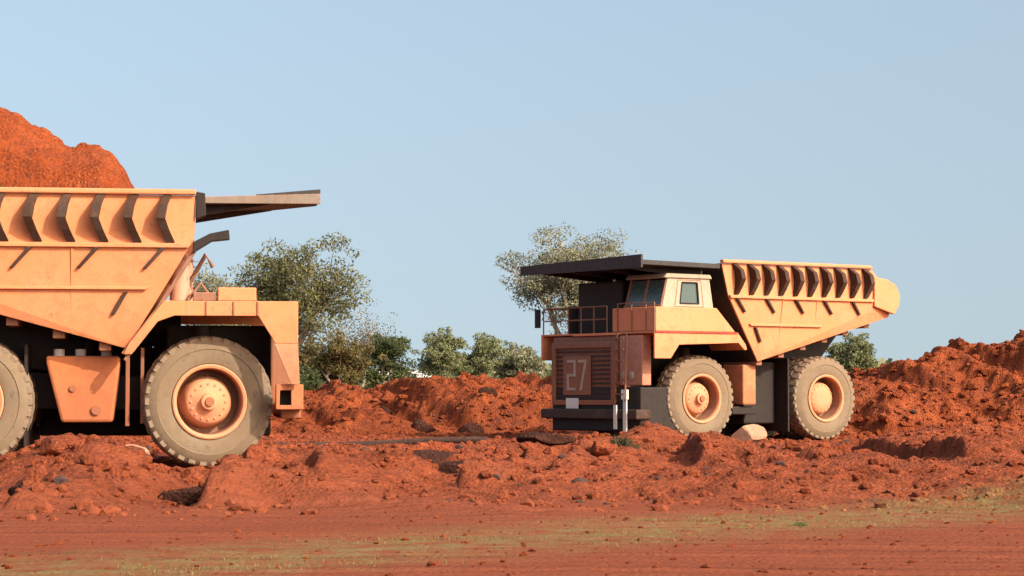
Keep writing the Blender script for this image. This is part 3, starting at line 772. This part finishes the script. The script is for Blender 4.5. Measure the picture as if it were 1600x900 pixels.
    # floor bolsters
    for k in range(6):
        x = -2.1 - k * 0.92; z = FB[1] + (RB[1] - FB[1]) * (x - FB[0]) / (RB[0] - FB[0])
        bo = MB(); bo.box(x - 0.12, x + 0.12, -2.55, 2.55, z - 0.16, z + 0.01); bo.build('bolster', M['brown'], body, bevel=0.02)
    # canopy
    cw = 3.12; cf = can_front
    if cab:
        cn = MB(); x0 = -0.05
        cn.hexa([(x0, -cw, 5.32), (cf, -cw, 5.36), (cf, cw, 5.36), (x0, cw, 5.32), (x0, -cw, 5.46), (cf, -cw, 5.50), (cf, cw, 5.50), (x0, cw, 5.46)])
        can = cn.build('canopy', M['canopy'], body, bevel=0.01)
        c2 = MB(); c2.hexa([(cf - 0.001, -cw, 5.28), (cf + 0.07, -cw, 5.26), (cf + 0.07, cw, 5.26), (cf - 0.001, cw, 5.28), (cf - 0.001, -cw, 5.56), (cf + 0.07, -cw, 5.56), (cf + 0.07, cw, 5.66), (cf - 0.001, cw, 5.66)])
        c2.build('canopy_lip', M['canopy'], can)
        for yy in (-2.2, -0.8, 0.8, 2.2):
            c3 = MB(); c3.prism_y([(x0, 5.318), (cf - 0.1, 5.355), (cf - 0.1, 5.28), (x0, 5.02)], yy - 0.06, yy + 0.06); c3.build('canopy_beam', M['canopy'], can)
    else:
        cn = MB(); x0 = -0.30
        yb_, yf_ = 1.0, -1.4
        cn.hexa([(x0, -cw + 0.25, 5.34), (cf, -cw + 0.25, 5.44), (cf, yf_, 5.44), (x0, yb_, 5.34), (x0, -cw + 0.25, 5.40), (cf, -cw + 0.25, 5.50), (cf, yf_, 5.50), (x0, yb_, 5.40)])
        can = cn.build('canopy', M['canopy'], body)
        c2 = MB(); c2.hexa([(x0 + 0.1, -cw + 0.18, 5.35), (cf, -cw + 0.18, 5.36), (cf, -cw + 0.249, 5.36), (x0 + 0.1, -cw + 0.249, 5.35), (x0 + 0.1, -cw + 0.18, 5.48), (cf, -cw + 0.18, 5.57), (cf, -cw + 0.249, 5.57), (x0 + 0.1, -cw + 0.249, 5.48)])
        c2.build('canopy_edge', M['taupe'], can, bevel=0.01)
        c4 = MB(); c4.hexa([(0.9, -cw + 0.19, 5.526), (cf, -cw + 0.19, 5.572), (cf, -cw + 0.24, 5.572), (0.9, -cw + 0.24, 5.526), (0.9, -cw + 0.19, 5.54), (cf, -cw + 0.19, 5.66), (cf, -cw + 0.24, 5.66), (0.9, -cw + 0.24, 5.54)])
        c4.build('canopy_flange', M['canopy'], can)
        jn = MB(); jn.prism_y([(-0.30, 5.58), (-0.12, 5.55), (-0.10, 5.1), (-0.30, 5.02)], -2.98, -2.70); jn.build('canopy_joint', M['dark'], can, bevel=0.02)
        for yy in (-2.4, -0.6):
            c3 = MB(); c3.prism_y([(x0, 5.338), (cf - 0.9, 5.395), (x0, 5.12)], yy - 0.06, yy + 0.06); c3.build('canopy_beam', M['canopy'], can)
        br = MB(); br.prism_y([(-0.36, 4.56), (-0.02, 4.74), (0.36, 4.82), (0.38, 4.62), (0.02, 4.58), (-0.36, 4.34)], -2.95, -2.70); br.build('canopy_brace', M['dark'], body, bevel=0.02)
        br = MB(); br.prism_y([(-0.36, 4.40), (-1.72, 2.20), (-1.66, 2.16), (-0.30, 4.36)], -2.86, -2.72); br.build('front_edge_bar', M['brown'], body)
    return T


M['legpaint'] = paint_mat('greyed_yellow_paint', (0.357, 0.217, 0.123), amount=0.5, mud=0.75)
M['well'] = paint_mat('shade_brown_wheel_well', (0.26, 0.125, 0.075), dust=(0.22, 0.10, 0.06), amount=0.4, rusty=0.4)  # browner than the rim: shade of the recess put into the colour
M['numpaint'] = paint_mat('dusty_number_paint', (0.34, 0.26, 0.22), amount=0.9, rusty=0.6)
M['shade_grime'] = paint_mat('shade_grimy_rusted_steel', (0.032, 0.012, 0.005), dust=(0.052, 0.022, 0.011), amount=0.3, rusty=0.5)  # base taken near black so ribs and gussets carry their own shadow
M['taupe'] = paint_mat('dust_greyed_steel', (0.169, 0.130, 0.105), amount=0.3)
M['redstrip'] = paint_mat('red_edge_paint', (0.24, 0.025, 0.018), amount=0.2)
M['pinkrust'] = paint_mat('rust_stained_steel', (0.44, 0.22, 0.15), amount=0.4, rusty=0.9, mud=0.75)

left_head = R(8)
lt_loc = Vector((-6.16, 47.0, 0)) + Matrix.Rotation(left_head, 3, 'Z') @ Vector((0, 2.28, 0))
left_truck = dump_truck(lt_loc, left_head, 'nearer yellow dump truck without a cab, loaded with orange dirt, seen side on', R(9), -1, 1.76, 2.20, False, 3, wb=4.87)
right_head = R(180 + 35)
rt_loc = Vector((5.84, 71.0, 0)) - Matrix.Rotation(right_head, 3, 'Z') @ Vector((0, 2.28, 0))
right_truck = dump_truck(rt_loc, right_head, 'farther yellow dump truck with cab, dark canopy and number 27 on its shaded front', R(0), 1, 2.35, 2.95, True, 5)


# load on the left truck
def load_h(x, y):
    # x, y in truck coordinates
    px = np.array([-7.6, -6.3, -5.3, -4.6, -4.0, -3.5, -2.98, -2.38, -2.06, -1.78, -1.48, -1.2, -0.9])
    pz = np.array([5.0, 6.6, 7.75, 7.60, 7.30, 6.98, 6.66, 6.64, 6.50, 6.15, 5.60, 5.35, 4.9])
    z = np.interp(x, px, pz)
    d = np.abs(y + 0.6) / 3.2
    z = 5.0 + (z - 5.0) * np.clip(1.02 - d ** 1.5, 0, 1)
    z = z + 0.16 * (fbm(x * 1.3, y * 1.3, 301, 5) - 0.5) + 0.10 * clods(x, y, 0.55, 305) + 0.07 * clods(x, y, 0.22, 306)
    edge = sstep(2.82, 2.5, np.abs(y))
    return np.where(edge < 1, np.minimum(z, 5.45), z) * 1.0


lo = grid_object('dirt_load', np.arange(-7.3, -0.75, 0.05), np.arange(-2.76, 2.78, 0.05), load_h, M['load'])
lo.location = lt_loc; lo.rotation_euler = (0, 0, left_head)
tag(lo, 'steep heap of bright orange dirt piled in the bed of the left truck', 'dirt heap')


# ------------------------------------------------------------------ clods, stones, dark pieces
def ico(sub=2):
    import bmesh
    bm = bmesh.new(); bmesh.ops.create_icosphere(bm, subdivisions=sub, radius=1)
    v = np.array([x.co[:] for x in bm.verts]); f = np.array([[a.index for a in p.verts] for p in bm.faces]); bm.free(); return v, f


IC1, IF1 = ico(1); IC2, IF2 = ico(3)
rng = np.random.default_rng(5)


def height(x, y):
    x = np.atleast_1d(np.array(x, float)); y = np.atleast_1d(np.array(y, float))
    h = ground_h(x, y)
    m = (x > -26) & (x < 6) & (y > 78.5) & (y < 98); h = np.where(m, np.maximum(h, hf_mid(x, y)), h)
    m = (x > 5) & (x < 29) & (y > 73) & (y < 94); h = np.where(m, np.maximum(h, hf_right(x, y)), h)
    return h


def scatter(name, label, n, xr, yr, sz, m, kind='stuff', dens=None):
    x = rng.uniform(*xr, n); y = rng.uniform(*yr, n)
    if dens is not None:
        k = dens(x, y) > rng.uniform(0, 1, n); x, y = x[k], y[k]; n = len(x)
    z = height(x, y); s = sz[0] * (sz[1] / sz[0]) ** (rng.uniform(0, 1, n) ** 2.6)
    V = IC1[None] * (1 + rng.uniform(-0.28, 0.28, (n, len(IC1), 1))) * s[:, None, None]
    V = V * np.stack([rng.uniform(0.8, 1.4, n), rng.uniform(0.8, 1.3, n), rng.uniform(0.45, 0.9, n)], -1)[:, None]
    V = V + np.stack([x, y, z + s * 0.15], -1)[:, None]
    F = IF1[None] + (np.arange(n) * len(IC1))[:, None, None]
    o = raw_mesh(name, V.reshape(-1, 3), F.reshape(-1, 3), m)
    return tag(o, label, None, None, kind)


def keep_rubble(x, y):
    return sstep(27.5, 33, y + 0.25 * np.clip(-x, -6, 8)) * (1 - 0.0 * x) * (0.25 + 1.2 * (fbm(x * 0.5, y * 0.5, 77, 3)))


scatter('soil_crumbs', 'small red crumbs of broken soil over the churned ground', 20000, (-13, 18), (27, 80), (0.025, 0.14), M['ground'], dens=keep_rubble)
scatter('bank_crumbs', 'red clods scattered over the banks of dug earth', 9000, (-15, 24), (75, 92), (0.04, 0.17), M['bank'])
scatter('gravel', 'dark and rusty grit lying loose on the track', 900, (-8, 10), (19, 32), (0.012, 0.045), M['bank'])
scatter('rock_chips', 'dark stone chips mixed in the churned soil', 900, (-13, 18), (30, 80), (0.03, 0.13), M['rock'], dens=keep_rubble)


def boulder(name, label, cat, loc, size, m, seed, group=None, rz=0.0, sink=0.3):
    r = np.random.default_rng(seed)
    V = IC2.copy(); d = V @ r.normal(0, 1, (3, 9)); d = d + r.uniform(0, 6, 9)
    k = 1 + 0.07 * np.sin(d * 1.2).sum(-1) * 0.6
    P = r.normal(0, 1, (10, 3)); P /= np.linalg.norm(P, axis=1)[:, None]
    V = V * k[:, None]
    for p in P:   # flat broken faces
        t = V @ p; V = V - np.clip(t - r.uniform(0.62, 0.85), 0, 1)[:, None] * p
    V = V * np.array(size)
    c, s_ = math.cos(rz), math.sin(rz); V = V @ np.array([[c, s_, 0], [-s_, c, 0], [0, 0, 1]])
    z = float(height(loc[0], loc[1])[0])
    o = raw_mesh(name, V, IF2, m, False)
    o.location = (loc[0], loc[1], z + size[2] * (1 - 2 * sink))
    return tag(o, label, cat, group)


def gx(px, Y): return (px - 800) / FPX * Y


boulder('boulder', 'pale dusty lump between the wheels of the number 27 truck', 'boulder', (gx(1168, 71.2), 71.2), (0.55, 0.6, 0.36), M['palerock'], 1, sink=0.25)
boulder('boulder', 'pale grey lump beneath the fuel tank of the left truck', 'boulder', (gx(205, 46), 46), (0.42, 0.5, 0.26), M['palerock'], 2, sink=0.2)
G1 = 'dark lumps standing in for shadow in the churned ground'
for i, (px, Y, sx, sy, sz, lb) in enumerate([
        (660, 42.0, 0.75, 0.5, 0.17, 'leftmost of the three long dark lumps standing in for shadow between the trucks'),
        (735, 40.2, 0.85, 0.5, 0.15, 'middle one of the three long dark lumps standing in for shadow between the trucks'),
        (858, 41.6, 0.55, 0.4, 0.15, 'dark lump standing in for shadow left of the olive weed clump')]):
    boulder('dark_lump', lb, 'soil lump', (gx(px, Y), Y), (sx, sy, sz), M['shade_soil'], 10 + i, G1, rz=-0.2 + 0.1 * i, sink=0.30)  # added lumps, their dark colour takes the place of shadow patches
boulder('dark_lump', 'dark lump standing in for shadow just below the front wheel of the left truck', 'soil lump', (gx(296, 34.2), 34.2), (0.46, 0.40, 0.24), M['shade_soil'], 17, None, rz=0.3, sink=0.32)  # dark lump put in where a shadowed hollow belongs
boulder('dark_lump', 'small dark lump standing in for shadow at the left edge of the photo', 'soil lump', (gx(42, 31.0), 31.0), (0.26, 0.25, 0.12), M['shade_soil'], 18, None, rz=0.6, sink=0.3)
G2 = 'dark lumps on the middle bank'
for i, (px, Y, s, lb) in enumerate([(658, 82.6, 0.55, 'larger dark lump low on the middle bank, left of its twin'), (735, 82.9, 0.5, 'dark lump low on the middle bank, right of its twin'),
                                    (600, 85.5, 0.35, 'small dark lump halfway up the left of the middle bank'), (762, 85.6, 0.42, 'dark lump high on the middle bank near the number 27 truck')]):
    boulder('dark_lump', lb, 'soil lump', (gx(px, Y), Y), (s, s, s * 0.7), M['shade_soil'], 20 + i, G2, sink=0.35)
# medium clods one could pick up
k = 0
for (lab, grp, n, pxr, yr, mm) in [
        ('red clod of earth on the heaps below the left truck', 'clods below the left truck', 30, (10, 560), (33, 43), 'ground'),
        ('red clod of earth in the rubble between the trucks', 'clods between the trucks', 30, (560, 960), (38, 62), 'ground'),
        ('red clod of earth in the rubble below the right truck', 'clods below the right truck', 34, (960, 1580), (42, 66), 'ground'),
        ('red clod of earth on the tall right hand bank', 'clods on the right bank', 30, (1360, 1590), (76, 83), 'bank')]:
    base = None
    variants = []
    for i in range(n):
        Y = random.uniform(*yr); X = gx(random.uniform(*pxr), Y); s = random.choice([0.12, 0.15, 0.19, 0.25])
        if i < 3:
            o = boulder('dirt_clod', lab, 'clod', (X, Y), (1, 0.9, 0.75), M[mm], 40 + k, grp); variants.append(o); k += 1
        else:
            o = variants[i % 3].copy(); COL.objects.link(o)
        o.location = (X, Y, float(height(X, Y)[0]) + s * 0.3); o.scale = (s * random.uniform(0.9, 1.3), s, s); o.rotation_euler = (0, 0, random.uniform(0, 6))

# long dark pipe at the foot of the middle bank
pts = []
for px in range(425, 765, 12):
    Y = 66.5 - (px - 425) / 335 * 1.0; X = gx(px, Y); pts.append((X, Y, at(px, 699 - 13 * (px - 425) / 335, Y).z + 0.03 * math.sin(px * 0.03)))
zz = np.array([p[2] for p in pts]); zz = np.convolve(np.pad(zz, 5, mode='edge'), np.ones(11) / 11, 'valid')
pts = [(p[0], p[1], float(z)) for p, z in zip(pts, zz)]
b = MB(); b.tube(pts, 0.10, 10); po = b.build('pipe', M['rock'], None, smooth=True)
tag(po, 'long thin dark pipe lying along the foot of the middle bank', 'pipe')

# ------------------------------------------------------------------ grass and weeds
def blades(name, label, x, y, hgt, wid, m, kind='stuff', cat=None, zbase=None):
    n = len(x); z = height(x, y) if zbase is None else zbase
    a = rng.uniform(0, 2 * math.pi, n); ln = rng.normal(0, 0.4, (n, 2)) * hgt[:, None]
    dx, dy = np.cos(a) * wid, np.sin(a) * wid
    V = np.zeros((n, 3, 3))
    V[:, 0] = np.stack([x - dx, y - dy, z - 0.01], -1); V[:, 1] = np.stack([x + dx, y + dy, z - 0.01], -1)
    V[:, 2] = np.stack([x + ln[:, 0], y + ln[:, 1], z + hgt], -1)
    F = np.arange(n * 3).reshape(n, 3)
    return tag(raw_mesh(name, V.reshape(-1, 3), F, m), label, cat, None, kind)


n = 60000
x = rng.uniform(-7, 9, n); y = rng.uniform(19, 35, n)
dd = np.abs(y - (23.9 + 1.05 * x) + (fbm(x * 0.3, y * 1.0, 401, 3) - 0.5) * 4)
k = (np.clip(1.2 - dd / 2.4, 0, 1) * sstep(0.45, 0.66, fbm(x * 0.7, y * 1.5, 402, 4))) > rng.uniform(0, 1, n)
x, y = x[k], y[k]
blades('grass', 'short dry yellow-green grass in a strip across the track', x, y, rng.uniform(0.012, 0.042, len(x)), rng.uniform(0.003, 0.008, len(x)), M['grass'])
for i, (px, Y, s, lb, mm) in enumerate([(972, 44.0, 0.55, 'dull olive weed clump in the rubble right of the dark shadow lumps', 'weed'),
                                        (1250, 26.3, 0.10, 'tiny dry weed tuft on the track right of the grass strip', 'grass'),
                                        (1425, 52.0, 0.42, 'low weed clump at foot of the tall right bank', 'leaf_brown')]):
    X = gx(px, Y); m_ = 700
    xx = X + rng.normal(0, s * 0.3, m_); yy = Y + rng.normal(0, s * 0.25, m_)
    blades('weed_clump', lb, xx, yy, rng.uniform(0.3, 1.0, m_) * s * 0.5, np.full(m_, 0.02 * s + 0.004), M[mm], kind=None, cat='weed')


# ------------------------------------------------------------------ trees
def tree(label, px, Y, top_py, wpx, m, bark, dens, seed, base_drop=0.0, clumps=None, leaf=0.13, multi=1, low=0.25, group='trees beyond the earth banks', squash=1.0, cat='tree', name='savanna_tree'):
    r = np.random.default_rng(seed); rr = random.Random(seed)
    H = CAM_H + (HOR - top_py) / FPX * Y; Wd = wpx / FPX * Y
    X = gx(px, Y)
    T = empty(name, (X, Y, -0.05)); tag(T, label, cat, group)
    tips = []
    tb = MB()
    def limb(p, d, L, rad, depth):
        pts = [p]; q = p; dd = d
        for i in range(4):
            dd = (dd + Vector((rr.gauss(0, .14), rr.gauss(0, .14), rr.gauss(0.03, .10)))).normalized(); q = q + dd * L / 4; pts.append(q)
        tb.tube(pts, [rad * (1 - 0.11 * i) for i in range(5)], 7 if depth < 2 else 4)
        if depth >= 1: tips.append((pts[2], depth))
        tips.append((q, depth))
        if depth < 3:
            for k_ in range(rr.choice([2, 3, 3])):
                a = rr.uniform(0, 6.28); sp = rr.uniform(0.45, 0.85)
                nd = (dd * 0.8 + Vector((math.cos(a) * sp, math.sin(a) * sp, rr.uniform(-0.05, 0.4)))).normalized()
                nd.x *= 1.15; limb(pts[rr.choice([3, 4])], nd, L * rr.uniform(0.6, 0.8), rad * 0.55, depth + 1)
    for k_ in range(multi):
        a = rr.uniform(0, 6.28) if multi > 1 else 0
        limb(Vector((0, 0, 0)) + Vector((math.cos(a), math.sin(a), 0)) * (0.25 if multi > 1 else 0), Vector((math.cos(a) * 0.35 * (multi > 1), math.sin(a) * 0.35 * (multi > 1), 1)).normalized(), H * 0.36, 0.028 * H + 0.04, 0)
    # fit the skeleton into the crown box
    P = np.array([tuple(t[0]) for t in tips]); V = np.array(tb.v)
    zmax = P[:, 2].max(); hx = (P[:, 0].max() - P[:, 0].min()) / 2; cx_ = (P[:, 0].max() + P[:, 0].min()) / 2
    clr = 0.055 * H + 0.25
    fz = (H - clr) / zmax; fx = max(0.2, (Wd / 2 - clr)) / hx
    def warp(A):
        A = A.copy(); w_ = np.clip(A[:, 2] / (zmax * 0.35), 0, 1)
        A[:, 0] = A[:, 0] * (1 - w_) + (A[:, 0] - cx_) * fx * w_; A[:, 1] = A[:, 1] * (1 - w_) + A[:, 1] * fx * w_; A[:, 2] *= fz
        return A
    tb.v = [tuple(p) for p in warp(V)]
    tb.build('trunk', M[bark], T, smooth=True)
    P = warp(P)
    P = P[P[:, 2] > low * H]
    # leaves in clumps round the twigs
    C_ = []
    for p in P:
        if r.uniform() < 0.12: continue
        nc = rr.choice([1, 2, 2, 3])
        for _ in range(nc): C_.append(p + r.normal(0, 1, 3) * np.array([0.06, 0.06, 0.045]) * H * squash)
    C_ = np.array(C_); Lv = []
    for c in C_:
        rad = r.uniform(0.035, 0.085) * H
        nl = max(8, int(dens * 1.9 * (rad / 0.5) ** 2))
        u = r.normal(0, 1, (nl, 3)); u /= np.linalg.norm(u, axis=1)[:, None]
        rd = rad * r.uniform(0.25, 1.1, (nl, 1)) ** 0.6
        Lv.append(c + u * rd * np.array([1.15, 1.15, 0.72]))
    L = np.concatenate(Lv); n_ = len(L)
    a = r.normal(0, 1, (n_, 3)); a /= np.linalg.norm(a, axis=1)[:, None]
    b_ = r.normal(0, 1, (n_, 3)); b_ -= (b_ * a).sum(1)[:, None] * a; b_ /= np.linalg.norm(b_, axis=1)[:, None]
    sl = leaf * 0.70 * r.uniform(0.5, 1.3, (n_, 1)); a = a * sl; b_ = b_ * sl * 0.42
    Q = np.stack([L - a, L + b_, L + a, L - b_], 1).reshape(-1, 3)
    o = raw_mesh('crown', Q, np.arange(n_ * 4).reshape(n_, 4), M[m]); o.parent = T
    return T


tree('broad olive green tree standing just right of the left truck canopy', 436, 112, 372, 262, 'leaf_olive', 'bark', 46, 11, leaf=0.13, multi=3, low=0.18)
tree('thin bare-branched tree with pinkish tips right of the olive tree', 560, 118, 452, 110, 'leaf_brown', 'palebark', 12, 12, leaf=0.09, multi=3, low=0.3)
tree('round browning bush-like tree behind the left end of the middle bank', 520, 104, 515, 150, 'leaf_brown', 'bark', 120, 13, leaf=0.12, multi=3, low=0.08)
tree('compact dark green tree at the left foot of the sky gap', 600, 108, 513, 100, 'leaf_dark', 'bark', 130, 14, leaf=0.11, multi=2, low=0.06)
tree('dark green shrub close beside the front of the left truck', 470, 103, 560, 100, 'leaf_dark', 'bark', 110, 15, leaf=0.10, multi=3, low=0.05)
tree('soft green tree with pale trunk, left one of the pair between the trucks', 686, 150, 508, 86, 'leaf_soft', 'palebark', 85, 16, leaf=0.15, low=0.12)
tree('soft green tree, right one of the pair between the trucks', 744, 155, 512, 96, 'leaf_soft', 'palebark', 85, 17, leaf=0.15, low=0.12, multi=2)
tree('low grey-green bush left of the number 27 truck', 808, 160, 535, 90, 'leaf_grey', 'bark', 90, 18, leaf=0.16, low=0.05, multi=3)
tree('tall sparse grey tree rising behind the dark canopy of the number 27 truck', 884, 116, 350, 222, 'leaf_grey', 'palebark', 40, 29, leaf=0.115, low=0.15, multi=3)
tree('small green tree showing under the raised tail of the number 27 truck', 1325, 128, 508, 75, 'leaf_soft', 'bark', 100, 20, leaf=0.14, low=0.1, multi=2)
tree('thin pale shrub showing between the left truck body and the olive tree', 335, 102, 405, 95, 'leaf_grey', 'palebark', 30, 23, leaf=0.11, low=0.2, multi=2)

# far wooded skyline: one mass nobody could count
def far_wood():
    n_ = 26000
    x = rng.uniform(-140, 160, n_); yy = rng.uniform(300, 345, n_)
    top = 3.2 + 3.2 * fbm(x * 0.05, x * 0 + 3, 501, 4) + 1.2 * fbm(x * 0.35, x * 0, 502, 3)
    z = rng.uniform(0, 1, n_) ** 0.7 * top
    L = np.stack([x, yy, z], -1)
    a = rng.normal(0, 1, (n_, 3)); a /= np.linalg.norm(a, axis=1)[:, None]
    b_ = rng.normal(0, 1, (n_, 3)); b_ -= (b_ * a).sum(1)[:, None] * a; b_ /= np.linalg.norm(b_, axis=1)[:, None]
    a *= 0.6; b_ *= 0.4
    Q = np.stack([L - a, L + b_, L + a, L - b_], 1).reshape(-1, 3)
    tag(raw_mesh('treeline', Q, np.arange(n_ * 4).reshape(n_, 4), M['leaf_soft']), 'far low line of scrub woodland on the horizon', None, None, 'stuff')


far_wood()

# long low shed with a pale roof, seen as a light strip over the middle bank
Y = 190.0; T = empty('shed', (gx(640, Y), Y, 0), R(4)); tag(T, 'long low shed whose pale roof shows above the middle bank', 'shed')
L2 = 52 / FPX * Y; zr = CAM_H + (HOR - 590) / FPX * Y
b = MB(); b.box(-L2 + 0.15, L2 - 0.15, -2.4, 2.4, 0, zr - 0.02); b.build('wall', M['wallm'], T)
b = MB(); b.hexa([(-L2, -2.8, zr), (L2, -2.8, zr), (L2, 0.0, zr + 0.45), (-L2, 0.0, zr + 0.45), (-L2, -2.8, zr + 0.08), (L2, -2.8, zr + 0.08), (L2, 0.0, zr + 0.53), (-L2, 0.0, zr + 0.53)])
b.hexa([(-L2, 0.002, zr + 0.45), (L2, 0.002, zr + 0.45), (L2, 2.8, zr), (-L2, 2.8, zr), (-L2, 0.002, zr + 0.53), (L2, 0.002, zr + 0.53), (L2, 2.8, zr + 0.08), (-L2, 2.8, zr + 0.08)])
b.build('roof', M['roof'], T)
